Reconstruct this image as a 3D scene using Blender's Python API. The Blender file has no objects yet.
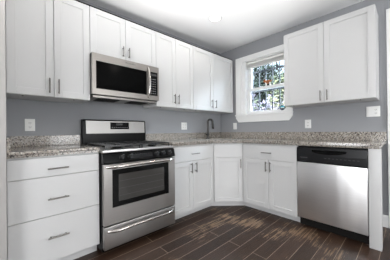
import bpy, bmesh, math, random
from mathutils import Vector, Matrix
random.seed(7)
PI = math.pi
SC = bpy.context.scene
COL = SC.collection

# ------------------------------------------------------------ camera
cam_d = bpy.data.cameras.new('camera'); cam = bpy.data.objects.new('camera', cam_d); COL.objects.link(cam)
SC.camera = cam
cam_d.sensor_fit = 'HORIZONTAL'; cam_d.sensor_width = 36.0
cam_d.lens = 200.83 / 390.0 * 36.0
cam_d.clip_start = 0.02; cam_d.clip_end = 200
_y, _p, _r = math.radians(46.848), math.radians(0.1725), math.radians(-0.603)
F = Vector((math.cos(_p)*math.cos(_y), math.cos(_p)*math.sin(_y), math.sin(_p)))
R0 = Vector((math.sin(_y), -math.cos(_y), 0)); U0 = R0.cross(F)
R2 = R0*math.cos(_r) + U0*math.sin(_r); U2 = U0*math.cos(_r) - R0*math.sin(_r)
M = Matrix((R2, U2, -F)).transposed().to_4x4()
M.translation = Vector((-3.0145, -2.484, 1.0729))
cam.matrix_world = M

# ------------------------------------------------------------ world
W = bpy.data.worlds.new('sky'); SC.world = W; W.use_nodes = True
wn = W.node_tree.nodes; wl = W.node_tree.links
bg = wn['Background']
tc = wn.new('ShaderNodeTexCoord'); sx = wn.new('ShaderNodeSeparateXYZ'); cr = wn.new('ShaderNodeValToRGB')
wl.new(tc.outputs['Generated'], sx.inputs[0]); wl.new(sx.outputs['Z'], cr.inputs[0])
e = cr.color_ramp.elements
e[0].position = 0.0; e[0].color = (0.016, 0.018, 0.021, 1)
e[1].position = 0.33; e[1].color = (0.026, 0.031, 0.038, 1)
k = e.new(0.44); k.color = (0.74, 0.86, 1.0, 1)
wl.new(cr.outputs[0], bg.inputs[0]); bg.inputs[1].default_value = 85.0

# ------------------------------------------------------------ lights and exposure
CEIL = 2.552
def area(name, loc, direction, sx_, sy_, power, color, shape='RECTANGLE'):
    l = bpy.data.lights.new(name, 'AREA'); l.shape = shape; l.size = sx_
    if shape in ('RECTANGLE', 'ELLIPSE'): l.size_y = sy_
    l.energy = power; l.color = color
    o = bpy.data.objects.new(name, l); COL.objects.link(o); o.location = loc
    o.rotation_euler = Vector(direction).to_track_quat('-Z', 'Y').to_euler()
    return o
# unseen fill panel behind the camera, added to brighten the room
area('rear_fill', (-3.4, -5.2, 1.45), (0.15, 1, 0.12), 2.6, 1.9, 14, (0.95, 0.97, 1.0))
# unseen upward spots, added to brighten the ceiling
def fill_spot(loc, target, power, cone, soft=0.25):
    l = bpy.data.lights.new('ceiling_fill', 'SPOT'); l.energy = power; l.spot_size = math.radians(cone); l.spot_blend = 0.8; l.shadow_soft_size = soft
    l.color = (1.0, 0.985, 0.97); o = bpy.data.objects.new('ceiling_fill', l); COL.objects.link(o); o.location = loc
    o.rotation_euler = (Vector(target)-Vector(loc)).to_track_quat('-Z', 'Y').to_euler()
fill_spot((-1.85, -2.0, 0.25), (-1.62, -1.38, CEIL), 190, 70)
fill_spot((-3.0, -2.4, 0.30), (-2.62, -1.55, CEIL), 290, 66)
area('near_fill', (-1.2, -5.2, 1.25), (0, 1, 0.0), 1.6, 1.7, 70, (0.96, 0.98, 1.0))  # second added fill by the near wall, for the cabinet fronts
area('side_fill', (-5.9, -2.6, 1.15), (1, 0.15, -0.08), 2.2, 1.7, 135, (0.95, 0.97, 1.0))  # unseen fill from the left, added to lift the right-hand cabinets
# the ring of recessed ceiling lamps; only the first is inside the photograph
LAMPS = [(-1.0, -0.745), (-2.6, -1.9), (-1.2, -2.9), (-3.4, -3.6), (-4.6, -1.6)]
for i, (lx, ly) in enumerate(LAMPS):
    area('recessed_bulb', (lx, ly, CEIL-0.012), (0, 0, -1), 0.10, 0.10, 2.0 if i else 2.0, (1.0, 0.94, 0.86), 'DISK')
# daylight portal in the kitchen window (guides the sky sampling only)
pt = area('window_portal', (0.18, -0.82, 1.79), (-1, 0, 0), 0.80, 0.90, 1, (1, 1, 1)); pt.data.cycles.is_portal = True

SC.view_settings.view_transform = 'Standard'; SC.view_settings.look = 'None'
SC.view_settings.gamma = 1.0; SC.view_settings.use_curve_mapping = False
SC.view_settings.exposure = 0.05

# ------------------------------------------------------------ materials
MATS = {}
def mat(name, color, rough=0.5, metal=0.0, spec=0.5, emit=None, estr=0, coat=0):
    m = bpy.data.materials.new(name); m.use_nodes = True; b = m.node_tree.nodes['Principled BSDF']
    b.inputs['Base Color'].default_value = (*color, 1); b.inputs['Roughness'].default_value = rough
    b.inputs['Metallic'].default_value = metal; b.inputs['Specular IOR Level'].default_value = spec
    b.inputs['Coat Weight'].default_value = coat
    if emit: b.inputs['Emission Color'].default_value = (*emit, 1); b.inputs['Emission Strength'].default_value = estr
    MATS[name] = m; return m
def nodes(m): return m.node_tree.nodes, m.node_tree.links, m.node_tree.nodes['Principled BSDF']
def tex_pos(m, scale=(1, 1, 1), world=False):
    n, l, b = nodes(m)
    mp = n.new('ShaderNodeMapping'); mp.inputs['Scale'].default_value = scale
    if world:
        g = n.new('ShaderNodeNewGeometry'); l.new(g.outputs['Position'], mp.inputs[0])
    else:
        t = n.new('ShaderNodeTexCoord'); l.new(t.outputs['Object'], mp.inputs[0])
    return mp.outputs[0]
def noise(m, vec, scale, detail=3, rough=0.5):
    n, l, b = nodes(m); t = n.new('ShaderNodeTexNoise'); l.new(vec, t.inputs['Vector'])
    t.inputs['Scale'].default_value = scale; t.inputs['Detail'].default_value = detail; t.inputs['Roughness'].default_value = rough
    return t
def ramp(m, fac, stops, interp='LINEAR'):
    n, l, b = nodes(m); r = n.new('ShaderNodeValToRGB'); l.new(fac, r.inputs[0]); r.color_ramp.interpolation = interp
    e = r.color_ramp.elements
    while len(e) < len(stops): e.new(0.5)
    for k, (p, c) in enumerate(stops): e[k].position = p; e[k].color = (*c, 1)
    return r.outputs[0]
def mix(m, fac, a, b_, mode='MIX'):
    n, l, b = nodes(m); x = n.new('ShaderNodeMix'); x.data_type = 'RGBA'; x.blend_type = mode
    for s, v in ((0, fac), (6, a), (7, b_)):
        if hasattr(v, 'is_linked') or hasattr(v, 'links'): l.new(v, x.inputs[s])
        elif s == 0: x.inputs[0].default_value = v
        else: x.inputs[s].default_value = (*v, 1)
    return x.outputs[2]
def bump(m, fac, strength, dist=0.002):
    n, l, b = nodes(m); bp = n.new('ShaderNodeBump'); l.new(fac, bp.inputs['Height'])
    bp.inputs['Strength'].default_value = strength; bp.inputs['Distance'].default_value = dist
    l.new(bp.outputs[0], b.inputs['Normal'])

m = mat('cabinet_white', (0.585, 0.585, 0.58), 0.38)
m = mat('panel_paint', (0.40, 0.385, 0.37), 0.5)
m = mat('trim_white', (0.80, 0.80, 0.79), 0.4)
m = mat('plate_white', (0.82, 0.82, 0.80), 0.35)
m = mat('ceiling_paint', (0.88, 0.88, 0.88), 0.9)
m = mat('wall_grey', (0.298, 0.305, 0.318), 0.75)
t = noise(m, tex_pos(m, world=True), 60, 4); bump(m, t.outputs['Fac'], 0.08)
m = mat('black_gloss', (0.004, 0.004, 0.004), 0.15, spec=0.18)
m = mat('black_glass', (0.004, 0.004, 0.004), 0.05)
m = mat('mw_glass', (0.001, 0.001, 0.001), 0.15, spec=0.06)
m = mat('black_enamel', (0.004, 0.004, 0.004), 0.3, spec=0.12)
m = mat('black_plastic', (0.007, 0.007, 0.008), 0.3, spec=0.3)
m = mat('cast_iron', (0.012, 0.012, 0.012), 0.28, spec=0.5)
m = mat('dark_gap', (0.008, 0.007, 0.006), 0.7, spec=0.2)
m = mat('grey_print', (0.13, 0.13, 0.135), 0.5)
m = mat('badge_grey', (0.10, 0.10, 0.10), 0.4)
m = mat('nickel', (0.20, 0.19, 0.175), 0.28, 1.0)
m = mat('faucet_metal', (0.055, 0.052, 0.05), 0.25, 1.0)
m = mat('dark_slot', (0.05, 0.05, 0.05), 0.6)
m = mat('iron_bar', (0.012, 0.014, 0.02), 0.6)
m = mat('lamp_lens', (0.9, 0.9, 0.88), 0.5, emit=(1.0, 0.97, 0.92), estr=4.0)
m = mat('rust_brown', (0.33, 0.09, 0.015), 0.5)
m = mat('toy_white', (0.85, 0.84, 0.8), 0.5)
m = mat('decal_teal', (0.05, 0.32, 0.42), 0.4)
m = mat('decal_navy', (0.012, 0.02, 0.05), 0.4)
m = mat('rubber', (0.02, 0.02, 0.02), 0.8)
m = mat('blind_white', (0.80, 0.79, 0.77), 0.6)
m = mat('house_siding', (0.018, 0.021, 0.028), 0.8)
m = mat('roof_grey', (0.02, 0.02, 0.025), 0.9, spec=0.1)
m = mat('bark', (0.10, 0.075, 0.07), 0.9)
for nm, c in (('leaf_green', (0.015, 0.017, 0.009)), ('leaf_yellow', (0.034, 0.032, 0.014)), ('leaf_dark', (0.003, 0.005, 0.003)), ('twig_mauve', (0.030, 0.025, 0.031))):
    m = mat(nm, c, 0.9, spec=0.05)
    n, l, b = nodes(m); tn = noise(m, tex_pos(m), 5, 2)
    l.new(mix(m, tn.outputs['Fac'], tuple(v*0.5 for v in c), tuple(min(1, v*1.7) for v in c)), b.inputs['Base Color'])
m = mat('soil', (0.008, 0.007, 0.004), 0.95)

def steel(name, base, rough, stretch):
    m = mat(name, base, rough, 1.0); n, l, b = nodes(m)
    v = tex_pos(m, stretch); t = noise(m, v, 12, 4, 0.6)
    l.new(mix(m, t.outputs['Fac'], tuple(c*0.86 for c in base), tuple(min(1, c*1.12) for c in base)), b.inputs['Base Color'])
    mr = n.new('ShaderNodeMapRange'); l.new(t.outputs['Fac'], mr.inputs[0]); mr.inputs[3].default_value = rough-0.06; mr.inputs[4].default_value = rough+0.08
    l.new(mr.outputs[0], b.inputs['Roughness'])
    wv = tex_pos(m, (7, 1, 0.35)); wn_ = noise(m, wv, 1.0, 2, 0.4); bump(m, wn_.outputs['Fac'], 0.5, 0.010)
    return m
steel('steel', (0.40, 0.385, 0.37), 0.38, (0.4, 1, 30))
steel('steel_microwave', (0.31, 0.29, 0.27), 0.36, (0.4, 1, 30))
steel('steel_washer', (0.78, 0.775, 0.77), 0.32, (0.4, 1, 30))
steel('steel_bright', (0.52, 0.49, 0.46), 0.22, (0.5, 1, 10))

def granite(name):
    m = mat(name, (0.5, 0.47, 0.43), 0.16, coat=0.2); n, l, b = nodes(m); v = tex_pos(m, world=True)
    vo = n.new('ShaderNodeTexVoronoi'); l.new(v, vo.inputs['Vector']); vo.inputs['Scale'].default_value = 110; vo.inputs['Randomness'].default_value = 1
    sp = n.new('ShaderNodeSeparateColor'); l.new(vo.outputs['Color'], sp.inputs[0])
    base = ramp(m, sp.outputs[0], [(0.0, (0.44, 0.40, 0.35)), (0.40, (0.34, 0.29, 0.24)), (0.60, (0.58, 0.55, 0.50)), (0.78, (0.22, 0.17, 0.14))], 'CONSTANT')
    n1 = noise(m, v, 55, 4, 0.65); f1 = ramp(m, n1.outputs['Fac'], [(0.42, (0, 0, 0)), (0.60, (1, 1, 1))])
    col = mix(m, f1, base, (0.37, 0.345, 0.305))
    n2 = noise(m, v, 85, 3, 0.6); f2 = ramp(m, n2.outputs['Fac'], [(0.53, (0, 0, 0)), (0.58, (1, 1, 1))])
    col = mix(m, f2, col, (0.05, 0.042, 0.04))
    n3 = noise(m, v, 44, 4, 0.7); f3 = ramp(m, n3.outputs['Fac'], [(0.56, (0, 0, 0)), (0.66, (0.85, 0.85, 0.85))])
    col = mix(m, f3, col, (0.14, 0.12, 0.11))
    l.new(col, b.inputs['Base Color'])
granite('granite')

def wood():
    m = mat('wood_floor', (0.06, 0.035, 0.025), 0.3); n, l, b = nodes(m)
    v = tex_pos(m, world=True)
    br = n.new('ShaderNodeTexBrick'); l.new(v, br.inputs['Vector'])
    br.offset = 0.37; br.offset_frequency = 2; br.squash = 1
    br.inputs['Scale'].default_value = 1; br.inputs['Brick Width'].default_value = 1.45; br.inputs['Row Height'].default_value = 0.128
    br.inputs['Mortar Size'].default_value = 0.0022; br.inputs['Mortar Smooth'].default_value = 0.3
    br.inputs['Color1'].default_value = (0.024, 0.011, 0.006, 1); br.inputs['Color2'].default_value = (0.062, 0.034, 0.022, 1)
    br.inputs['Mortar'].default_value = (0.34, 0.26, 0.19, 1)
    gv = tex_pos(m, (2.2, 34, 1), world=True); g = noise(m, gv, 3.0, 5, 0.65)
    gcol = mix(m, 0.55, br.outputs['Color'], ramp(m, g.outputs['Fac'], [(0.32, (0.28, 0.26, 0.25)), (0.68, (1, 1, 1))]), 'MULTIPLY')
    # worn scratches down to bare timber, mostly by the dishwasher
    wv = tex_pos(m, (2.6, 44, 1), world=True); w1 = noise(m, wv, 1.3, 6, 0.75)
    w2 = noise(m, v, 2.6, 2)
    mt = n.new('ShaderNodeMath'); mt.operation = 'MULTIPLY'; l.new(w1.outputs['Fac'], mt.inputs[0]); l.new(w2.outputs['Fac'], mt.inputs[1])
    # patch of wear centred on the walkway
    gm = n.new('ShaderNodeNewGeometry'); vs = n.new('ShaderNodeVectorMath'); vs.operation = 'DISTANCE'; l.new(gm.outputs['Position'], vs.inputs[0]); vs.inputs[1].default_value = (-0.95, -1.55, 0)
    mr = n.new('ShaderNodeMapRange'); l.new(vs.outputs['Value'], mr.inputs[0]); mr.inputs[1].default_value = 0.0; mr.inputs[2].default_value = 1.25; mr.inputs[3].default_value = 0.052; mr.inputs[4].default_value = 0.0
    ad = n.new('ShaderNodeMath'); ad.operation = 'ADD'; l.new(mt.outputs[0], ad.inputs[0]); l.new(mr.outputs[0], ad.inputs[1])
    wf = ramp(m, ad.outputs[0], [(0.325, (0, 0, 0)), (0.37, (0.85, 0.85, 0.85))])
    col = mix(m, wf, gcol, (0.25, 0.165, 0.10))
    l.new(col, b.inputs['Base Color'])
    rr = n.new('ShaderNodeMapRange'); l.new(g.outputs['Fac'], rr.inputs[0]); rr.inputs[3].default_value = 0.26; rr.inputs[4].default_value = 0.5
    l.new(rr.outputs[0], b.inputs['Roughness'])
    bump(m, g.outputs['Fac'], 0.45, 0.003)
    b.inputs['Specular IOR Level'].default_value = 0.34
wood()

def glass(name):
    m = bpy.data.materials.new(name); m.use_nodes = True; n = m.node_tree.nodes; l = m.node_tree.links; n.clear()
    o = n.new('ShaderNodeOutputMaterial'); mx = n.new('ShaderNodeMixShader'); fr = n.new('ShaderNodeFresnel')
    tr = n.new('ShaderNodeBsdfTransparent'); gl = n.new('ShaderNodeBsdfGlossy'); gl.inputs['Roughness'].default_value = 0.02
    fr.inputs[0].default_value = 1.3; tr.inputs[0].default_value = (0.95, 0.97, 0.97, 1)
    l.new(fr.outputs[0], mx.inputs[0]); l.new(tr.outputs[0], mx.inputs[1]); l.new(gl.outputs[0], mx.inputs[2]); l.new(mx.outputs[0], o.inputs[0])
    MATS[name] = m
glass('window_glass')

# ------------------------------------------------------------ mesh helpers
def bm_box(bm, x0, x1, y0, y1, z0, z1, bev=0.0, seg=2):
    x0, x1 = min(x0, x1), max(x0, x1); y0, y1 = min(y0, y1), max(y0, y1); z0, z1 = min(z0, z1), max(z0, z1)
    vs = [bm.verts.new((x, y, z)) for z in (z0, z1) for y in (y0, y1) for x in (x0, x1)]
    fs = [(0, 2, 3, 1), (4, 5, 7, 6), (0, 1, 5, 4), (1, 3, 7, 5), (3, 2, 6, 7), (2, 0, 4, 6)]
    faces = [bm.faces.new([vs[i] for i in f]) for f in fs]
    if bev > 0:
        edges = list({e for f in faces for e in f.edges})
        bmesh.ops.bevel(bm, geom=edges, offset=bev, segments=seg, affect='EDGES', profile=0.6)
def bm_prism(bm, poly, z0, z1, axis='z', bev=0):
    """poly: list of 2D points; extruded along axis"""
    def P(a, b_, c):
        return {'z': (a, b_, c), 'x': (c, a, b_), 'y': (a, c, b_)}[axis]
    lo = [bm.verts.new(P(a, b_, z0)) for a, b_ in poly]; hi = [bm.verts.new(P(a, b_, z1)) for a, b_ in poly]
    n = len(poly); fs = [bm.faces.new(lo[::-1]), bm.faces.new(hi)]
    for i in range(n): fs.append(bm.faces.new((lo[i], lo[(i+1) % n], hi[(i+1) % n], hi[i])))
    if bev:
        es = list(set(fs[1].edges) | set(fs[0].edges)); bmesh.ops.bevel(bm, geom=es, offset=bev, segments=2, affect='EDGES')
def bm_tube(bm, pts, rad, n=10, cap=True):
    pts = [Vector(p) for p in pts]; rs = rad if isinstance(rad, (list, tuple)) else [rad]*len(pts)
    rings = []; prev = None
    for i, p in enumerate(pts):
        d = (pts[min(i+1, len(pts)-1)] - pts[max(i-1, 0)]).normalized()
        if prev is None:
            a = d.orthogonal().normalized()
        else:
            a = (prev - d*prev.dot(d)).normalized()
        prev = a; b_ = d.cross(a)
        rings.append([bm.verts.new(p + (a*math.cos(2*PI*k/n) + b_*math.sin(2*PI*k/n))*rs[i]) for k in range(n)])
    for i in range(len(rings)-1):
        for k in range(n):
            bm.faces.new((rings[i][k], rings[i][(k+1) % n], rings[i+1][(k+1) % n], rings[i+1][k]))
    if cap: bm.faces.new(rings[0][::-1]); bm.faces.new(rings[-1])
def bm_lathe(bm, prof, origin=(0, 0, 0), axis='z', n=24):
    """prof: (r, h) pairs, closed by caps when r>0"""
    O = Vector(origin); rings = []
    for r, h in prof:
        ring = []
        for k in range(n):
            a = 2*PI*k/n; u, v = r*math.cos(a), r*math.sin(a)
            p = {'z': (u, v, h), 'y': (u, h, v), 'x': (h, u, v)}[axis]
            ring.append(bm.verts.new(O + Vector(p)))
        rings.append(ring)
    for i in range(len(rings)-1):
        for k in range(n): bm.faces.new((rings[i][k], rings[i][(k+1) % n], rings[i+1][(k+1) % n], rings[i+1][k]))
    bm.faces.new(rings[0][::-1]); bm.faces.new(rings[-1])
def bm_ball(bm, c, r, scale=(1, 1, 1), seg=12):
    mt = Matrix.Translation(Vector(c)) @ Matrix.Diagonal((*[r*s for s in scale], 1))
    bmesh.ops.create_uvsphere(bm, u_segments=seg, v_segments=seg//2+2, radius=1, matrix=mt)

def obj(name, bm, material, parent=None, smooth=False, label=None):
    bmesh.ops.recalc_face_normals(bm, faces=bm.faces)
    me = bpy.data.meshes.new(name); bm.to_mesh(me); bm.free()
    me.materials.append(MATS[material])
    for p in me.polygons: p.use_smooth = smooth
    if smooth:
        try: me.set_sharp_from_angle(angle=math.radians(40))
        except Exception: pass
    o = bpy.data.objects.new(name, me); COL.objects.link(o)
    if parent: o.parent = parent
    if label: o['label'] = label
    return o
def box(name, dims, material, parent=None, bev=0.0, label=None):
    bm = bmesh.new(); bm_box(bm, *dims, bev=bev); return obj(name, bm, material, parent, bev > 0, label)
def thing(name, label, cat, loc=(0, 0, 0), rotz=0, group=None):
    o = bpy.data.objects.new(name, None); COL.objects.link(o); o.empty_display_size = 0.1
    o.location = loc; o.rotation_euler = (0, 0, rotz); o['label'] = label; o['category'] = cat
    if group: o['group'] = group
    return o
def tag(o, label, cat, group=None):
    o['label'] = label; o['category'] = cat
    if group: o['group'] = group
    return o
def struct(o): o['kind'] = 'structure'; return o
def slab_holes(bm, u0, u1, z0, z1, t0, t1, holes, plane):
    """solid wall between t0..t1 with rectangular holes (ua, ub, za, zb)"""
    us = sorted({u0, u1, *[h[0] for h in holes], *[h[1] for h in holes]}); zs = sorted({z0, z1, *[h[2] for h in holes], *[h[3] for h in holes]})
    for i in range(len(us)-1):
        for j in range(len(zs)-1):
            cu, cz = (us[i]+us[i+1])/2, (zs[j]+zs[j+1])/2
            if any(h[0] < cu < h[1] and h[2] < cz < h[3] for h in holes): continue
            if plane == 'x': bm_box(bm, t0, t1, us[i], us[i+1], zs[j], zs[j+1])
            else: bm_box(bm, us[i], us[i+1], t0, t1, zs[j], zs[j+1])
    bmesh.ops.remove_doubles(bm, verts=bm.verts, dist=1e-5)

# ------------------------------------------------------------ room shell
X0, Y0 = -6.0, -5.3
struct(box('floor', (X0, 0.15, Y0, 0.15, -0.10, 0.0), 'wood_floor'))
struct(box('ceiling', (X0, 0.15, Y0, 0.15, CEIL, CEIL+0.10), 'ceiling_paint'))
struct(box('wall_left', (X0, 0.15, 0.0, 0.15, 0.0, CEIL), 'wall_grey'))
WIN = (-1.282, -0.487, 1.33, 2.25); DOOR = (-3.24, -2.415, 0.0, 2.25)
bm = bmesh.new(); slab_holes(bm, Y0, 0.0, 0.0, CEIL, 0.0, 0.15, [WIN, DOOR], 'x'); struct(obj('wall_right', bm, 'wall_grey'))
struct(box('wall_near', (X0, 0.15, Y0-0.15, Y0, 0.0, CEIL), 'wall_grey'))
struct(box('wall_far', (X0-0.15, X0, Y0, 0.15, 0.0, CEIL), 'wall_grey'))

# baseboard in the open slot at the end of the cabinets, and past the door
bm = bmesh.new(); bm_prism(bm, [(-0.016, 0.0), (0.0, 0.0), (0.0, 0.13), (-0.008, 0.13), (-0.016, 0.115)], -2.322, -2.24, 'y')
struct(obj('baseboard_right', bm, 'trim_white'))
bm = bmesh.new(); bm_prism(bm, [(-0.016, 0.0), (0.0, 0.0), (0.0, 0.13), (-0.008, 0.13), (-0.016, 0.115)], Y0, -3.345, 'y')
struct(obj('baseboard_near', bm, 'trim_white'))
# door casing right of the counter
bm = bmesh.new()
bm_box(bm, -0.02, 0.0, -2.417, -2.325, 0, 2.36, 0.003); bm_box(bm, -0.02, 0.0, -3.334, -3.24, 0, 2.36, 0.003)
bm_box(bm, -0.02, 0.0, -3.24, -2.417, 2.25, 2.36, 0.003)
struct(obj('trim_1', bm, 'trim_white'))
# the door inside it
dr = bpy.data.objects.new('door_1', None); COL.objects.link(dr); dr.location = (0.05, -3.24, 0); struct(dr)
bm = bmesh.new(); bm_box(bm, 0, 0.04, 0.004, 0.821, 0.008, 2.245)
for z0, z1 in ((0.25, 1.0), (1.15, 2.05)):
    bm_box(bm, -0.008, 0, 0.13, 0.69, z0, z1, 0.003)
obj('door_slab', bm, 'trim_white', dr)
bm = bmesh.new(); bm_lathe(bm, [(0.026, 0), (0.026, -0.008), (0.01, -0.01), (0.01, -0.03), (0.024, -0.038), (0.024, -0.058), (0.012, -0.066)], (0, 0.06, 0.98), 'x', 16)
obj('door_handle', bm, 'nickel', dr, True)

# ------------------------------------------------------------ window in the right wall
wd = bpy.data.objects.new('window_1', None); COL.objects.link(wd); wd.location = (0, -0.82, 1.33); struct(wd)
# local y: -0.39..0.39, z: 0..0.92
YL, YR = 0.333, -0.462       # opening, local
OL, OR = 0.452, -0.520       # casing outer edges
bm = bmesh.new()
bm_box(bm, -0.022, 0, YL, OL, 0.012, 1.008, 0.003); bm_box(bm, -0.022, 0, OR, YR, 0.012, 1.008, 0.003)
bm_box(bm, -0.022, 0, YR, YL, 0.92, 1.008, 0.003)
obj('casing', bm, 'trim_white', wd)
bm = bmesh.new()
bm_prism(bm, [(OR, -0.012), (OR, -0.05), (OR+0.055, -0.120), (OL-0.055, -0.120), (OL, -0.05), (OL, -0.012)], -0.024, 0.0, 'x')
obj('apron', bm, 'trim_white', wd)
bm = bmesh.new(); bm_box(bm, -0.045, 0.0, OR-0.004, OL+0.004, -0.012, 0.012); bm_box(bm, 0.0, 0.16, YR, YL, -0.012, 0.012)
obj('sill', bm, 'trim_white', wd)
SL, SR = YL-0.072, YR+0.020  # sash edges
bm = bmesh.new()
bm_box(bm, 0.0, 0.15, SL, YL, 0.012, 0.92); bm_box(bm, 0.0, 0.15, YR, SR, 0.012, 0.92)
bm_box(bm, 0.0, 0.15, SR, SL, 0.905, 0.92)
obj('window_frame', bm, 'trim_white', wd)
def sash(name, x, z0, z1, rb, rt, st=0.052):
    bm = bmesh.new()
    bm_box(bm, x-0.015, x+0.015, SL-st, SL-0.001, z0, z1, 0.002); bm_box(bm, x-0.015, x+0.015, SR+0.001, SR+st, z0, z1, 0.002)
    bm_box(bm, x-0.015, x+0.015, SR+st, SL-st, z0, z0+rb, 0.002); bm_box(bm, x-0.015, x+0.015, SR+st, SL-st, z1-rt, z1, 0.002)
    f = obj(name, bm, 'trim_white', wd)
    box('pane', (x-0.002, x+0.002, SR+st, SL-st, z0+rb, z1-rt), 'window_glass', f)
    return f
sash('lower_sash', 0.085, 0.013, 0.460, 0.052, 0.045)
sash('upper_sash', 0.118, 0.415, 0.902, 0.045, 0.05)
bm = bmesh.new(); bm_box(bm, 0.060, 0.070, -0.02, 0.02, 0.445, 0.462, 0.002); bm_tube(bm, [(0.060, 0.0, 0.455), (0.05, 0.012, 0.457)], 0.004, 8)
obj('sash_lock', bm, 'trim_white', wd, True)
# raised blind under the window head
bw_ = SL-SR-0.006
bl = thing('window_blind', 'white slatted blind drawn up under the head of the window', 'blind', (0.045, -0.82+(SL+SR)/2, 2.128))
box('head_rail', (-0.018, 0.018, -bw_/2, bw_/2, 0.068, 0.104), 'blind_white', bl, 0.003)
bm = bmesh.new()
for k in range(8): bm_box(bm, -0.016, 0.016, -bw_/2+0.004, bw_/2-0.004, 0.0145+k*0.0065, 0.0170+k*0.0065)
obj('slat_stack', bm, 'blind_white', bl)
box('bottom_rail', (-0.016, 0.016, -bw_/2+0.004, bw_/2-0.004, 0.0, 0.013), 'blind_white', bl, 0.003)

# iron security grille outside
wg = thing('window_guard', 'dark iron security grille mounted outside the kitchen window', 'grille', (0.22, -0.82, 1.30))
for yy in (0.37, 0.245, 0.125, 0.005, -0.115, -0.235, -0.355, -0.475):
    box('vertical_bar', (-0.007, 0.007, yy-0.008, yy+0.008, -0.02, 0.90), 'iron_bar', wg)
for zz in (0.03, 0.448, 0.790):
    box('cross_bar', (-0.010, 0.010, -0.52, 0.42, zz-0.012, zz+0.012), 'iron_bar', wg)
for yy in (-0.50, 0.40):
    for zz in (0.03, 0.790):
        box('mounting_bracket', (-0.07, -0.010, yy-0.012, yy+0.012, zz-0.01, zz+0.01), 'iron_bar', wg)

# ------------------------------------------------------------ outside
struct(box('ground', (0.15, 16, -12, 10, -0.6, -0.5), 'soil'))
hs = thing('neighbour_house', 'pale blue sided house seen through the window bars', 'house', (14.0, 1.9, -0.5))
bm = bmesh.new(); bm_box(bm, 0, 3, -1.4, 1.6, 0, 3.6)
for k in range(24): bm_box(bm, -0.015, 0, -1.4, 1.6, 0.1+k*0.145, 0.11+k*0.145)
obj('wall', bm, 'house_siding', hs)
bm = bmesh.new(); bm_prism(bm, [(-0.25, 3.55), (3.25, 3.55), (1.5, 4.9)], -1.6, 1.8, 'y'); obj('roof', bm, 'roof_grey', hs)
for yy in (-0.9, 0.6):
    f = box('window', (-0.04, 0, yy-0.4, yy+0.4, 1.6, 2.8), 'trim_white', hs); box('pane', (-0.05, -0.04, yy-0.33, yy+0.33, 1.67, 2.73), 'black_gloss', f)
def foliage(bm, c, r, n, size, rnd):
    for _ in range(n):
        d = Vector((rnd.gauss(0, 1), rnd.gauss(0, 1), rnd.gauss(0, 1))).normalized()*(rnd.random()**0.4)
        p = Vector(c) + Vector((d.x*r[0], d.y*r[1], d.z*r[2]))
        a = Vector((rnd.uniform(-1, 1), rnd.uniform(-1, 1), rnd.uniform(-1, 1))).normalized(); b_ = a.orthogonal().normalized()
        s = size*rnd.uniform(0.6, 1.4)
        v = [p-a*s, p+b_*s*0.4, p+a*s, p-b_*s*0.4]; bm.faces.new([bm.verts.new(q) for q in v])
def shrub(name, label, cat, loc, r, h, n, size, leaf, seed, group=None):
    rnd = random.Random(seed); t = thing(name, label, cat, loc, 0, group)
    bm = bmesh.new()
    for k in range(7):
        a = rnd.uniform(0, 2*PI); q = Vector((math.cos(a)*r*0.7, math.sin(a)*r*0.7, h*rnd.uniform(0.7, 0.98)))
        bm_tube(bm, [(0, 0, 0), (q.x*0.3, q.y*0.3, h*0.4), q], [0.03, 0.018, 0.006], 6)
    obj('stem', bm, 'bark', t)
    bm = bmesh.new(); foliage(bm, (0, 0, h*0.62), (r, r, h*0.42), n, size, rnd); obj('foliage', bm, leaf, t)
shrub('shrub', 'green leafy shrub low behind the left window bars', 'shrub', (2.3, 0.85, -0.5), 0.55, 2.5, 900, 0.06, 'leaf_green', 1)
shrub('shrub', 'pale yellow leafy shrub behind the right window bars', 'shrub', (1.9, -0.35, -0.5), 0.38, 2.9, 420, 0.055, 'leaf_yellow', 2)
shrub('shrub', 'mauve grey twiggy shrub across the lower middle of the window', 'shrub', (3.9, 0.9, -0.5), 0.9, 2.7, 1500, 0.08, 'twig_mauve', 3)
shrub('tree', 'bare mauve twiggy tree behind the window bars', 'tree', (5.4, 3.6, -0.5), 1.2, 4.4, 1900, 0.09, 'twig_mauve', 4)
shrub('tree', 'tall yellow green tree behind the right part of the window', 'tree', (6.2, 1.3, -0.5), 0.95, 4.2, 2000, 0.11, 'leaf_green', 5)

rnd_ = random.Random(11)
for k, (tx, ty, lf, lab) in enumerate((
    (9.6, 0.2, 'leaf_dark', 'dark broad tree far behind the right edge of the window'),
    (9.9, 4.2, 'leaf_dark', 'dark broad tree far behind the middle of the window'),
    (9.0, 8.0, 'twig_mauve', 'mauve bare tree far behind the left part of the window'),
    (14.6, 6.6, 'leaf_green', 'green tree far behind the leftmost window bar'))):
    shrub('tree', lab, 'tree', (tx, ty, -0.5), 1.9, 6.0, 5000, 0.19, lf, 20+k)

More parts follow.
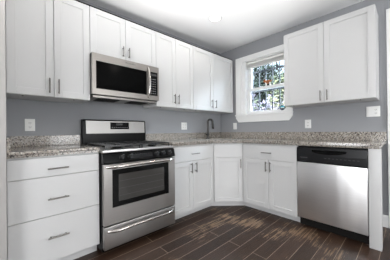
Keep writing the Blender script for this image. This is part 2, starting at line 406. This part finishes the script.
# ------------------------------------------------------------ cabinet parts (local frame: x along wall, -y to the room)
def pull(parent, x, z, y, length, vertical=True):
    bm = bmesh.new(); L = length/2; st = 0.03
    if vertical:
        bm_tube(bm, [(x, y-st, z-L), (x, y-st, z+L)], 0.0058, 10)
        for s in (-1, 1): bm_tube(bm, [(x, y, z+s*L*0.72), (x, y-st, z+s*L*0.72)], 0.0045, 8)
    else:
        bm_tube(bm, [(x-L, y-st, z), (x+L, y-st, z)], 0.0058, 10)
        for s in (-1, 1): bm_tube(bm, [(x+s*L*0.72, y, z), (x+s*L*0.72, y-st, z)], 0.0045, 8)
    return obj('handle', bm, 'nickel', parent, True)
def shaker(name, parent, x0, x1, z0, z1, y, stile=0.058):
    """y = face plane (towards the room, negative)"""
    bm = bmesh.new(); t = 0.02; b = 0.0015
    bm_box(bm, x0, x0+stile, y, y+t, z0, z1, b, 1); bm_box(bm, x1-stile, x1, y, y+t, z0, z1, b, 1)
    bm_box(bm, x0+stile, x1-stile, y, y+t, z0, z0+stile, b, 1); bm_box(bm, x0+stile, x1-stile, y, y+t, z1-stile, z1, b, 1)
    bm_box(bm, x0+stile-0.002, x1-stile+0.002, y+0.010, y+t-0.002, z0+stile-0.002, z1-stile+0.002)
    return obj(name, bm, 'cabinet_white', parent)
def slab_front(name, parent, x0, x1, z0, z1, y):
    bm = bmesh.new(); bm_box(bm, x0, x1, y, y+0.02, z0, z1, 0.002, 2); return obj(name, bm, 'cabinet_white', parent)
G = 0.0018
def wall_cab(label, loc, rotz, w, z0, z1, seam, hz, hl, group=None, hoff=(0.034, 0.034)):
    t = thing('wall_cabinet', label, 'cabinet', loc, rotz, group)
    bm = bmesh.new(); d = -0.309
    # open box: sides, top, bottom (recessed 2 cm), back
    bm_box(bm, 0, 0.018, d, -0.001, z0, z1); bm_box(bm, w-0.018, w, d, -0.001, z0, z1)
    bm_box(bm, 0.018, w-0.018, d, -0.001, z0, z0+0.018); bm_box(bm, 0.018, w-0.018, d, -0.001, z1-0.018, z1)
    bm_box(bm, 0.018, w-0.018, -0.012, -0.001, z0+0.018, z1-0.018)
    obj('carcass', bm, 'cabinet_white', t)
    for sxx in ((0.10, w-0.13) if w > 0.8 or z0 < 1.4 else ()):
        bm = bmesh.new(); bm_lathe(bm, [(0.006, z0-0.006), (0.006, z0)], (sxx, -0.27, 0), 'z', 10); obj('screw', bm, 'dark_slot', t)
    if rotz == 0: box('top_gap_strip', (0, w, d-0.016, -0.001, z1, z1+0.013), 'dark_gap', t, 0, 'dark strip standing in for the shaded gap on top')  # shade of the gap over the cabinets, drawn as a dark strip
    a = shaker('door', t, G, seam-G, z0+0.002, z1-0.002, -0.33); pull(a, seam-hoff[0], hz, -0.33, hl)
    b = shaker('door', t, seam+G, w-G, z0+0.002, z1-0.002, -0.33); pull(b, seam+hoff[1], hz, -0.33, hl)
    return t
UB, UT = 1.384, 2.320
wall_cab('tall white two-door wall cabinet left of the microwave', (-3.016, 0, 0), 0, 0.607, UB, UT, 0.311, 1.477, 0.13)
wall_cab('short white wall cabinet directly above the microwave', (-2.408, 0, 0), 0, 0.758, 1.848, UT, 0.366, 1.945, 0.11)
wall_cab('white two-door wall cabinet immediately right of the microwave', (-1.649, 0, 0), 0, 0.630, UB, UT, 0.311, 1.497, 0.13)
wall_cab('white two-door wall cabinet in the corner beside the window', (-1.018, 0, 0), 0, 0.965, UB, UT, 0.437, 1.495, 0.13, hoff=(0.046, 0.046))
wall_cab('white two-door wall cabinet right of the window above the dishwasher', (0, -1.354, 0), -PI/2, 0.908, 1.385, 2.320, 0.459, 1.465, 0.12)

# tall white end panel at the far left
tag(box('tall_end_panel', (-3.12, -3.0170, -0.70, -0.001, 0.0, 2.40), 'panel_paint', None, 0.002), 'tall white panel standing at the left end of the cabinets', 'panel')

# base cabinets
BT = 0.893; KD = -0.545; KH = 0.085; FY = -0.63
def base_box(t, w):
    bm = bmesh.new(); d = -0.609
    bm_box(bm, 0, w, d, -0.001, KH, BT); obj('carcass', bm, 'cabinet_white', t)
    box('toe_kick', (0, w, KD, KD+0.018, 0.0, KH), 'cabinet_white', t)
# drawer stack left of the range
w = 0.589
t = thing('drawer_cabinet', 'white base cabinet with three plain drawers left of the range', 'cabinet', (-3.016, 0, 0))
base_box(t, w)
for z0, z1, hz in ((0.096, 0.437, 0.282), (0.441, 0.737, 0.572), (0.741, 0.882, 0.799)):
    d = slab_front('drawer', t, G, w-G, z0, z1, FY); pull(d, 0.288, hz, FY, 0.135, False)
def base_door_cab(label, loc, rotz, w, seam, hx, dz=0.694, hz=0.612, dhx=None):
    t = thing('base_cabinet', label, 'cabinet', loc, rotz)
    base_box(t, w)
    d = slab_front('drawer', t, G, w-G, dz+0.003, 0.876, FY); pull(d, dhx or w/2, 0.785, FY, 0.135, False)
    a = shaker('door', t, G, seam-G, 0.084, dz, FY); pull(a, hx[0], hz, FY, 0.125)
    b = shaker('door', t, seam+G, w-G, 0.084, dz, FY); pull(b, hx[1], hz, FY, 0.125)
    return t
base_door_cab('white base cabinet with one drawer and two doors right of the range', (-1.650, 0, 0), 0, 0.720, 0.334, (0.294, 0.374))
base_door_cab('white base cabinet with one drawer and two doors left of the dishwasher', (0, -0.902, 0), -PI/2, 0.712, 0.374, (0.346, 0.402))
# diagonal corner cabinet
A = Vector((-0.930, -0.63)); B = Vector((-0.63, -0.902)); mid = (A+B)/2; dirv = (B-A); L = dirv.length; ang = math.atan2(dirv.y, dirv.x)
t = thing('corner_cabinet', 'white diagonal one-door base cabinet in the room corner under the sink', 'cabinet', (A.x, A.y, 0), ang)
mi = (Matrix.Translation((A.x, A.y, 0)) @ Matrix.Rotation(ang, 4, 'Z')).inverted()
def loc2(pts): return [tuple((mi @ Vector((p[0], p[1], 0)))[:2]) for p in pts]
nrm = Vector((-dirv.y, dirv.x)).normalized()*0.021  # into the cabinet
bm = bmesh.new(); a2 = A+nrm; b2 = B+nrm
bm_prism(bm, loc2([(-0.929, -0.002), (-0.929, -0.606), a2+dirv.normalized()*0.004, b2-dirv.normalized()*0.004, (-0.606, -0.901), (-0.002, -0.901), (-0.002, -0.002)]), KH, BT)
obj('carcass', bm, 'cabinet_white', t)
bm = bmesh.new()
bm_prism(bm, loc2([(-0.929, -0.527), (-0.929, -0.545), (-0.900, -0.545), (-0.545, -0.870), (-0.545, -0.901), (-0.527, -0.901), (-0.527, -0.862), (-0.893, -0.527)]), 0.0, KH)
obj('toe_kick', bm, 'cabinet_white', t)
slab_front('drawer_front', t, 0.006, L-0.006, 0.697, 0.876, 0.0)
d = shaker('door', t, 0.006, L-0.006, 0.084, 0.694, 0.0); pull(d, L-0.035, 0.612, 0.0, 0.125)
# narrow post right of the dishwasher
tag(box('end_post', (-0.635, -0.565, -2.313, -2.2285, 0.0, 0.893), 'cabinet_white', None, 0.002), 'narrow white upright post right of the dishwasher carrying the counter end', 'post')

# ------------------------------------------------------------ countertops
CT0, CT1 = 0.8945, 0.9385
t = thing('countertop', 'speckled granite countertop over the drawer cabinet left of the range', 'countertop', (-3.016, 0, 0))
bm = bmesh.new(); bm_box(bm, 0.0, 0.591, -0.654, -0.001, CT0+0.020, CT1, 0.008, 3); obj('slab', bm, 'granite', t, True)
bm = bmesh.new(); bm_box(bm, 0.0, 0.589, -0.638, -0.02, CT0, CT0+0.020); obj('lower_edge', bm, 'granite', t)
bm = bmesh.new(); bm_box(bm, 0.021, 0.588, -0.021, -0.001, CT1, CT1+0.10, 0.002); obj('backsplash', bm, 'granite', t)
bm = bmesh.new(); bm_box(bm, 0.0, 0.020, -0.62, -0.001, CT1, CT1+0.10, 0.002); obj('side_splash', bm, 'granite', t)

t = thing('countertop', 'long L-shaped speckled granite countertop running through the corner past the dishwasher', 'countertop', (0, 0, 0))
YE = -2.318
poly = [(-1.654, -0.001), (-1.654, -0.652), (-0.945, -0.652), (-0.652, -0.910), (-0.652, YE+0.03), (-0.643, YE+0.009), (-0.622, YE), (-0.001, YE), (-0.001, -0.001)]
bm = bmesh.new(); bm_prism(bm, poly, CT0+0.020, CT1, 'z', 0.008)
bmesh.ops.recalc_face_normals(bm, faces=bm.faces)
slab = obj('slab', bm, 'granite', t, True)
bm = bmesh.new()
bm_prism(bm, [(-1.652, -0.638), (-0.950, -0.638), (-0.638, -0.917), (-0.638, YE+0.014), (-0.002, YE+0.014), (-0.002, YE+0.12), (-0.53, YE+0.12), (-0.53, -0.86), (-0.90, -0.53), (-1.652, -0.53)], CT0, CT0+0.020)
obj('lower_edge', bm, 'granite', t)
# sink cut-out
ctr = Vector((-0.43, -0.43, 0)); rot = Matrix.Rotation(-PI/4, 4, 'Z')
bm = bmesh.new(); bm_box(bm, -0.25, 0.25, -0.17, 0.17, 0.86, 0.97)
cut = obj('cutter', bm, 'granite'); cut.matrix_world = Matrix.Translation(ctr) @ rot
md = slab.modifiers.new('cut', 'BOOLEAN'); md.object = cut; md.operation = 'DIFFERENCE'; md.solver = 'EXACT'
bpy.context.view_layer.update(); dg = bpy.context.evaluated_depsgraph_get()
me2 = bpy.data.meshes.new_from_object(slab.evaluated_get(dg)); slab.modifiers.clear(); slab.data = me2
bpy.data.objects.remove(cut)
bm = bmesh.new(); bm_box(bm, -1.640, -0.022, -0.021, -0.001, CT1, CT1+0.10, 0.002); obj('backsplash', bm, 'granite', t)
bm = bmesh.new(); bm_box(bm, -0.021, -0.001, YE+0.002, -0.001, CT1, CT1+0.10, 0.002); obj('backsplash', bm, 'granite', t)

# sink in the corner
t = thing('sink', 'undermount stainless steel sink set into the corner of the granite counter', 'sink', (ctr.x, ctr.y, 0), -PI/4)
bm = bmesh.new(); zb = CT0-0.001
a, b = 0.249, 0.169; ib, jb = 0.235, 0.155
bm_box(bm, -a, a, -b, -jb, 0.880, 0.890); bm_box(bm, -a, a, jb, b, 0.880, 0.890); bm_box(bm, -a, -ib, -jb, jb, 0.880, 0.890); bm_box(bm, ib, a, -jb, jb, 0.880, 0.890)
obj('rim', bm, 'steel_bright', t)
bm = bmesh.new()
vs = []
for zz, s in ((0.882, 1.0), (0.74, 0.97), (0.725, 0.90)):
    vs.append([bm.verts.new((x*s, y*s, zz)) for x, y in ((-ib, -jb), (ib, -jb), (ib, jb), (-ib, jb))])
for i in range(2):
    for k in range(4): bm.faces.new((vs[i][k], vs[i][(k+1) % 4], vs[i+1][(k+1) % 4], vs[i+1][k]))
bm.faces.new(vs[2]); bsn = obj('basin', bm, 'steel_bright', t)
bm = bmesh.new(); bm_lathe(bm, [(0.04, 0.7255), (0.04, 0.729), (0.018, 0.729), (0.015, 0.727)]); obj('drain', bm, 'dark_slot', t, True)

# gooseneck tap
fx, fy = -0.515, -0.14
t = thing('faucet', 'tall brushed gooseneck kitchen faucet with a side lever in the corner', 'faucet', (fx, fy, CT1+0.0005))
bm = bmesh.new(); bm_lathe(bm, [(0.027, 0), (0.027, 0.008), (0.020, 0.012), (0.019, 0.085), (0.014, 0.095), (0.0135, 0.11)]); obj('base', bm, 'faucet_metal', t, True)
dx, dy = (0.62, -0.78)
bm = bmesh.new(); pts = [(0, 0, 0.10), (0, 0, 0.280)]
for k in range(1, 12):
    a_ = PI*k/12; r_ = 0.040; pts.append((dx*r_*(1-math.cos(a_)), dy*r_*(1-math.cos(a_)), 0.280+r_*math.sin(a_)))
pts.append((dx*0.080, dy*0.080, 0.245)); bm_tube(bm, pts, 0.0165, 12); obj('spout', bm, 'faucet_metal', t, True)
bm = bmesh.new(); bm_tube(bm, [(dx*0.080, dy*0.080, 0.252), (dx*0.083, dy*0.083, 0.235), (dx*0.086, dy*0.086, 0.175), (dx*0.086, dy*0.086, 0.158)], [0.0165, 0.020, 0.021, 0.015], 12); obj('spray_head', bm, 'faucet_metal', t, True)
bm = bmesh.new(); bm_tube(bm, [(0, 0, 0.062), (-0.030, -0.006, 0.064), (-0.045, -0.009, 0.066)], [0.014, 0.015, 0.012], 10); bm_tube(bm, [(-0.040, -0.008, 0.066), (-0.075, -0.015, 0.078), (-0.10, -0.02, 0.083)], [0.008, 0.006, 0.007], 8)
obj('lever', bm, 'faucet_metal', t, True)
# two small items behind the sink along the right backsplash
t = thing('soap_dispenser', 'small dark soap pump beside the faucet on the corner counter', 'soap dispenser', (-0.095, -0.30, CT1+0.0005))
bm = bmesh.new(); bm_lathe(bm, [(0.020, 0), (0.020, 0.006), (0.013, 0.010), (0.012, 0.035), (0.007, 0.038), (0.006, 0.055)], n=16); obj('body', bm, 'nickel', t, True)
bm = bmesh.new(); bm_tube(bm, [(0, 0, 0.05), (0, 0, 0.062), (-0.03, -0.02, 0.062), (-0.045, -0.03, 0.056)], 0.0055, 8); obj('nozzle', bm, 'nickel', t, True)

# ------------------------------------------------------------ wall plates
def plate(name, label, cat, loc, rotz, w, gangs, toggle=()):
    t = thing(name, label, cat, loc, rotz)
    bm = bmesh.new(); bm_box(bm, -w/2, w/2, -0.006, -0.0005, -0.058, 0.058, 0.0025); obj('cover_plate', bm, 'plate_white', t, True)
    for g in range(gangs):
        cx = (g-(gangs-1)/2)*0.046
        if g in toggle:
            bm = bmesh.new(); bm_box(bm, cx-0.017, cx+0.017, -0.0085, -0.006, -0.034, 0.034, 0.001); obj('rocker', bm, 'plate_white', t)
        else:
            for s in (-1, 1):
                bm = bmesh.new(); bm_lathe(bm, [(0.0165, -0.006), (0.0165, -0.0085)], (cx, 0, s*0.02), 'y', 16); f = obj('socket', bm, 'plate_white', t)
                bm = bmesh.new(); bm_box(bm, cx-0.008, cx-0.005, -0.009, -0.0085, s*0.02-0.004, s*0.02+0.006); bm_box(bm, cx+0.005, cx+0.008, -0.009, -0.0085, s*0.02-0.004, s*0.02+0.006)
                bm_box(bm, cx-0.002, cx+0.002, -0.009, -0.0085, s*0.02-0.011, s*0.02-0.007); obj('slots', bm, 'dark_slot', f)
    return t
plate('wall_outlet', 'white outlet plate on the grey wall left of the range', 'outlet', (-2.852, 0, 1.143), 0, 0.076, 1)
plate('wall_outlet', 'white outlet plate on the wall between range and faucet', 'outlet', (-0.927, 0, 1.148), 0, 0.116, 2)
plate('light_switch', 'small white switch plate in the corner under the window edge', 'switch', (0, -0.33, 1.145), -PI/2, 0.074, 1, (0,))
plate('wall_outlet', 'single white outlet plate under the left half of the wall cabinet right of the window', 'outlet', (0, -1.536, 1.148), -PI/2, 0.078, 1)
plate('switch_plate', 'double white plate on the wall at the right end of the counter', 'switch', (0, -2.208, 1.267), -PI/2, 0.118, 2, (0,))

# ------------------------------------------------------------ text badge
def badge(name, text, parent, loc, size, material, rot=(PI/2, 0, 0)):
    c = bpy.data.curves.new('txt', 'FONT'); c.body = text; c.size = size; c.extrude = 0.0004; c.align_x = 'CENTER'; c.align_y = 'CENTER'
    o = bpy.data.objects.new('txt', c); COL.objects.link(o); bpy.context.view_layer.update()
    me = bpy.data.meshes.new_from_object(o.evaluated_get(bpy.context.evaluated_depsgraph_get())); bpy.data.objects.remove(o)
    me.materials.clear(); me.materials.append(MATS[material])
    o = bpy.data.objects.new(name, me); COL.objects.link(o); o.parent = parent; o.location = loc; o.rotation_euler = rot
    return o

# ------------------------------------------------------------ microwave
MW0, MW1 = 1.441, 1.843; w = 0.754
t = thing('microwave', 'stainless over-the-range microwave with black glass door above the range', 'microwave', (-2.411, 0, 0))
box('body', (0.0, w, -0.365, -0.001, MW0-0.005, MW1), 'black_enamel', t)
bm = bmesh.new(); bm_box(bm, 0.02, w-0.02, -0.35, -0.04, MW0-0.024, MW0-0.005); obj('vent_pan', bm, 'steel_microwave', t)
for cx in (0.20, 0.55):
    bm = bmesh.new(); bm_box(bm, cx-0.11, cx+0.11, -0.30, -0.12, MW0-0.030, MW0-0.024, 0.002); obj('grease_filter', bm, 'dark_gap', t)
bm = bmesh.new(); f0, f1 = -0.40, -0.366
x1 = 0.622
wx0, wx1, wz0, wz1 = 0.036, 0.588, 1.496, 1.770
for a_ in ((0, wx0, MW0, MW1), (wx1, x1, MW0, MW1), (wx0, wx1, MW0, wz0), (wx0, wx1, wz1, MW1)):
    bm_box(bm, a_[0], a_[1], f0, f1, a_[2], a_[3])
bmesh.ops.remove_doubles(bm, verts=bm.verts, dist=1e-5)
door = obj('door', bm, 'steel_microwave', t)
box('door_glass', (wx0, wx1, f0+0.003, f1, wz0, wz1), 'mw_glass', door)
bm = bmesh.new(); pts = []
for k in range(13):
    u = k/12; pts.append((0.607, -0.40-0.042*math.sin(PI*u)**0.5, 1.462+u*0.355))
bm_tube(bm, pts, 0.0115, 10); obj('handle', bm, 'steel_bright', door, True)
bm = bmesh.new()
px0, px1, pz0, pz1 = 0.634, 0.735, 1.494, 1.775
for a_ in ((x1+0.002, px0, MW0, MW1), (px1, w, MW0, MW1), (px0, px1, MW0, pz0), (px0, px1, pz1, MW1)):
    bm_box(bm, a_[0], a_[1], f0, f1, a_[2], a_[3])
bmesh.ops.remove_doubles(bm, verts=bm.verts, dist=1e-5)
cp = obj('control_frame', bm, 'steel_microwave', t)
kp = box('control_panel', (px0, px1, f0+0.002, f1, pz0, pz1), 'black_gloss', t)
for r_ in range(7):
    for c_ in range(3):
        box('key', (px0+0.011+c_*0.024, px0+0.027+c_*0.024, f0+0.001, f0+0.002, pz0+0.022+r_*0.028, pz0+0.031+r_*0.028), 'grey_print', kp)
box('clock_display', (px0+0.012, px1-0.012, f0+0.001, f0+0.002, pz1-0.045, pz1-0.02), 'dark_slot', kp)
badge('brand_badge', 'FRIGIDAIRE', t, (0.39, f0-0.0004, 1.812), 0.024, 'badge_grey')

# ------------------------------------------------------------ range
w = 0.756
t = thing('gas_range', 'freestanding stainless gas range with black control panel and oven window', 'range', (-2.420, 0, 0))
RF = -0.714
box('body', (0.0, w, -0.668, -0.03, 0.03, 0.885), 'black_enamel', t)
for sx_ in (0.05, w-0.05):
    for sy_ in (-0.60, -0.08):
        bm = bmesh.new(); bm_lathe(bm, [(0.018, 0.0), (0.018, 0.012), (0.010, 0.014), (0.010, 0.03)], (sx_, sy_, 0), 'z', 12); obj('foot', bm, 'rubber', t)
# storage drawer
bm = bmesh.new(); bm_box(bm, 0.002, w-0.002, RF, -0.669, 0.058, 0.252, 0.006, 3); d = obj('storage_drawer', bm, 'steel', t, True)
def bow(parent, z, x0, x1, y, out, rad):
    bm = bmesh.new(); pts = []
    for k in range(17):
        u = k/16; e = min(1, min(u, 1-u)/0.10); pts.append((x0+(x1-x0)*u, y-out*math.sin(e*PI/2), z+0.004*math.sin(PI*u)))
    bm_tube(bm, pts, rad, 12)
    return obj('handle', bm, 'steel_bright', parent, True)
bow(d, 0.214, 0.035, w-0.035, RF, 0.042, 0.0135)
# oven door
bm = bmesh.new(); z0, z1 = 0.264, 0.785; ox0, ox1, oz0, oz1 = 0.075, 0.668, 0.410, 0.738
for a_ in ((0.002, ox0, z0, z1), (ox1, w-0.002, z0, z1), (ox0, ox1, z0, oz0), (ox0, ox1, oz1, z1)):
    bm_box(bm, a_[0], a_[1], RF, -0.669, a_[2], a_[3])
bmesh.ops.remove_doubles(bm, verts=bm.verts, dist=1e-5)
od = obj('oven_door', bm, 'steel', t)
# rounded black window surround and inner pane
bm = bmesh.new(); bm_box(bm, ox0-0.002, ox1+0.002, RF-0.003, -0.670, oz0-0.002, oz1+0.002, 0.003); obj('window_frame', bm, 'black_gloss', od)
bm = bmesh.new(); bm_box(bm, ox0+0.052, ox1-0.058, RF-0.0045, RF-0.003, oz0+0.045, oz1-0.045); 
MATS['oven_pane'] = mat('oven_pane', (0.045, 0.043, 0.04), 0.08)
op = obj('oven_window', bm, 'oven_pane', od)
for zz in (0.50, 0.565, 0.63):
    bm = bmesh.new(); bm_box(bm, ox0+0.06, ox1-0.066, RF-0.0050, RF-0.0045, zz, zz+0.003); obj('rack_line', bm, 'dark_slot', op)
bow(od, 0.766, 0.030, w-0.030, RF, 0.045, 0.0145)
# control panel (slanted)
bm = bmesh.new(); bm_prism(bm, [(-0.669, 0.796), (RF-0.002, 0.796), (RF-0.004, 0.805), (RF+0.012, 0.874), (-0.669, 0.885)], 0.0, w, 'x')
cpn = obj('control_panel', bm, 'black_gloss', t)
box('centre_strip', (0.235, 0.475, RF-0.0015+0.001, RF+0.02, 0.818, 0.858), 'black_plastic', cpn)
for kx in (0.158, 0.238, 0.520, 0.600, 0.680):
    kb = bpy.data.objects.new('k', None)
    bm = bmesh.new(); bm_lathe(bm, [(0.024, 0.0), (0.023, -0.008), (0.018, -0.012), (0.0165, -0.030), (0.012, -0.033)], (0, 0, 0), 'y', 20)
    bm_box(bm, -0.0045, 0.0045, -0.038, -0.012, -0.017, 0.017, 0.002)
    kb = obj('knob', bm, 'black_plastic', cpn, True); kb.location = (kx, RF+0.004, 0.837)
    kb.rotation_euler = (-0.2, 0, 0)
    bm = bmesh.new(); bm_box(bm, kx+0.014, kx+0.030, RF+0.008, RF+0.010, 0.858, 0.864); obj('knob_mark', bm, 'grey_print', cpn)
# cooktop
bm = bmesh.new(); bm_box(bm, 0.0, w, -0.690, -0.085, 0.886, 0.908, 0.006, 2)
MATS['cooktop_steel'] = mat('cooktop_steel', (0.62, 0.61, 0.60), 0.35, 1.0)
ck = obj('cooktop', bm, 'cooktop_steel', t, True)
for bx, by, br in ((0.19, -0.53, 0.048), (0.57, -0.53, 0.042), (0.19, -0.24, 0.036), (0.57, -0.24, 0.045), (0.38, -0.385, 0.034)):
    bm = bmesh.new(); bm_lathe(bm, [(br+0.012, 0.908), (br+0.010, 0.914), (br-0.004, 0.916), (br-0.004, 0.921), (br-0.008, 0.925)], (bx, by, 0), 'z', 20)
    obj('burner', bm, 'black_enamel', t, True)
for gx0, gx1 in ((0.035, 0.370), (0.388, 0.723)):
    bm = bmesh.new(); gz0, gz1 = 0.938, 0.949; bw = 0.0042
    for yy in (-0.655, -0.385, -0.115): bm_box(bm, gx0, gx1, yy-bw, yy+bw, gz0, gz1)
    for xx in (gx0+bw, gx1-bw): bm_box(bm, xx-bw, xx+bw, -0.655, -0.115, gz0, gz1)
    gm_ = (gx0+gx1)/2
    for yc in (-0.52, -0.25):
        for s in (-1, 1):
            bm_box(bm, gm_+s*0.035, gm_+s*(0.162), yc-bw, yc+bw, gz0, gz1); bm_box(bm, gm_-bw, gm_+bw, yc+s*0.035, yc+s*0.135, gz0, gz1)
    for xx in (gx0+bw, gx1-bw):
        for yy in (-0.655, -0.385, -0.115): bm_box(bm, xx-bw, xx+bw, yy-bw, yy+bw, 0.9085, gz0)
    obj('grate', bm, 'cast_iron', t)
# backguard
bm = bmesh.new(); bm_prism(bm, [(-0.005, 0.88), (-0.070, 0.88), (-0.070, 1.03), (-0.060, 1.19), (-0.048, 1.208), (-0.03, 1.212), (-0.005, 1.206)], 0.006, w+0.006, 'x')
bgd = obj('backguard', bm, 'black_enamel', t)
MATS['panel_silver'] = mat('panel_silver', (0.36, 0.35, 0.335), 0.42, 0.85)
bm = bmesh.new()
def slanted(bm, xa, xb, za, zb, off, th):
    f = lambda z: -0.070+(z-1.03)*(0.010/0.17)
    bm_prism(bm, [(f(za)-off, za), (f(zb)-off, zb), (f(zb)-off+th, zb), (f(za)-off+th, za)], xa, xb, 'x')
slanted(bm, 0.038, w-0.010, 1.052, 1.195, 0.0025, 0.004); pn = obj('backguard_panel', bm, 'panel_silver', bgd)
bm = bmesh.new(); slanted(bm, 0.300, 0.530, 1.100, 1.182, 0.004, 0.003); dp = obj('clock_panel', bm, 'black_gloss', pn)
bm = bmesh.new(); slanted(bm, 0.368, 0.448, 1.148, 1.170, 0.0047, 0.001); obj('digits_window', bm, 'dark_slot', dp)
bm = bmesh.new()
for c_ in range(8): slanted(bm, 0.315+c_*0.026, 0.331+c_*0.026, 1.116, 1.124, 0.0047, 0.001)
obj('touch_keys', bm, 'grey_print', dp)

# ------------------------------------------------------------ dishwasher
w = 0.610
t = thing('dishwasher', 'stainless dishwasher with a black control strip under the granite counter', 'dishwasher', (0, -1.617, 0), -PI/2)
box('tub', (0.003, w-0.003, -0.60, -0.03, 0.10, 0.885), 'black_enamel', t)
bm = bmesh.new(); bm_box(bm, 0.003, w-0.003, -0.645, -0.601, 0.104, 0.716, 0.006, 3); obj('door_panel', bm, 'steel_washer', t, True)
bm = bmesh.new()
bm_prism(bm, [(-0.601, 0.719), (-0.645, 0.719), (-0.648, 0.728), (-0.648, 0.800), (-0.640, 0.876), (-0.601, 0.876)], 0.003, w-0.003, 'x')
cpn = obj('control_strip', bm, 'black_plastic', t)
bm = bmesh.new()
n_ = 14
pl = [(0.155+0.30*k/n_, 0.838-0.026*math.sin(PI*k/n_)**0.6) for k in range(n_+1)] + [(0.455, 0.856), (0.155, 0.856)]
bm_prism(bm, pl, -0.6515, -0.645, 'y'); obj('pocket_handle', bm, 'black_gloss', cpn)
for k in range(9):
    box('key', (0.27+k*0.033, 0.288+k*0.033, -0.6492, -0.648, 0.771, 0.778), 'dark_slot', cpn)
badge('brand_badge', 'FRIGIDAIRE', cpn, (0.075, -0.6485, 0.768), 0.015, 'grey_print')
box('kick_plate', (0.003, w-0.003, -0.565, -0.545, 0.0, 0.105), 'dark_gap', t)

# ------------------------------------------------------------ recessed ceiling lights
for i, (lx, ly) in enumerate(LAMPS):
    if i > 1: continue
    t = thing('recessed_light', 'round white recessed ceiling light near the corner cabinets' if i == 0 else 'round white recessed ceiling light above the middle of the floor', 'ceiling light', (lx, ly, CEIL))
    bm = bmesh.new(); n_ = 32; prof = [(0.066, 0.0), (0.066, -0.004), (0.088, -0.005), (0.092, 0.0)]
    rings = [[bm.verts.new((r_*math.cos(2*PI*k/n_), r_*math.sin(2*PI*k/n_), h_)) for k in range(n_)] for r_, h_ in prof]
    for a_ in range(4):
        for k in range(n_): bm.faces.new((rings[a_][k], rings[a_][(k+1) % n_], rings[(a_+1) % 4][(k+1) % n_], rings[(a_+1) % 4][k]))
    obj('trim_ring', bm, 'trim_white', t, True)
    bm = bmesh.new(); bm_lathe(bm, [(0.065, -0.0005), (0.065, -0.003)], n=32); obj('lens', bm, 'lamp_lens', t)

# ------------------------------------------------------------ small things at the window
t = thing('toy_animal', 'small rust-brown animal figurine standing on the window meeting rail', 'figurine', (0.080, -0.925, 1.7905), PI/2)
t.scale = (1.3, 1.3, 1.3)
bm = bmesh.new()
bm_ball(bm, (0, 0, 0.048), 0.024, (1.75, 0.55, 0.9)); bm_ball(bm, (0.040, 0, 0.064), 0.017, (1.1, 0.7, 1)); bm_ball(bm, (0.058, 0, 0.058), 0.009, (1.2, 0.8, 0.8))
bm_tube(bm, [(-0.038, 0, 0.055), (-0.055, 0, 0.062), (-0.064, 0, 0.050)], [0.004, 0.003, 0.002], 6)
for s in (-1, 1): bm_tube(bm, [(0.036, s*0.008, 0.078), (0.034, s*0.014, 0.086)], [0.004, 0.0015], 6)
obj('body', bm, 'rust_brown', t, True)
for x_, y_ in ((0.026, 0.007), (0.026, -0.007), (-0.026, 0.007), (-0.026, -0.007)):
    bm = bmesh.new(); bm_tube(bm, [(x_, y_, 0.04), (x_, y_, 0.0)], [0.007, 0.005], 8); obj('leg', bm, 'toy_white', t, True)
t = thing('window_sticker', 'round teal and navy security sticker low in the window corner', 'sticker', (0.0690, -1.158, 1.410), -PI/2)
bm = bmesh.new(); bm_lathe(bm, [(0.040, 0.0), (0.040, -0.0010)], (0, 0, 0), 'y', 24); d = obj('disc', bm, 'decal_navy', t)
bm = bmesh.new(); bm_prism(bm, [(0.033*math.cos(PI*k/12), 0.033*math.sin(PI*k/12)) for k in range(13)], -0.0016, -0.0010, 'y'); obj('upper_half', bm, 'decal_teal', d)
bm = bmesh.new(); bm_box(bm, -0.024, 0.024, -0.0021, -0.0016, -0.005, 0.006); obj('band', bm, 'toy_white', d)
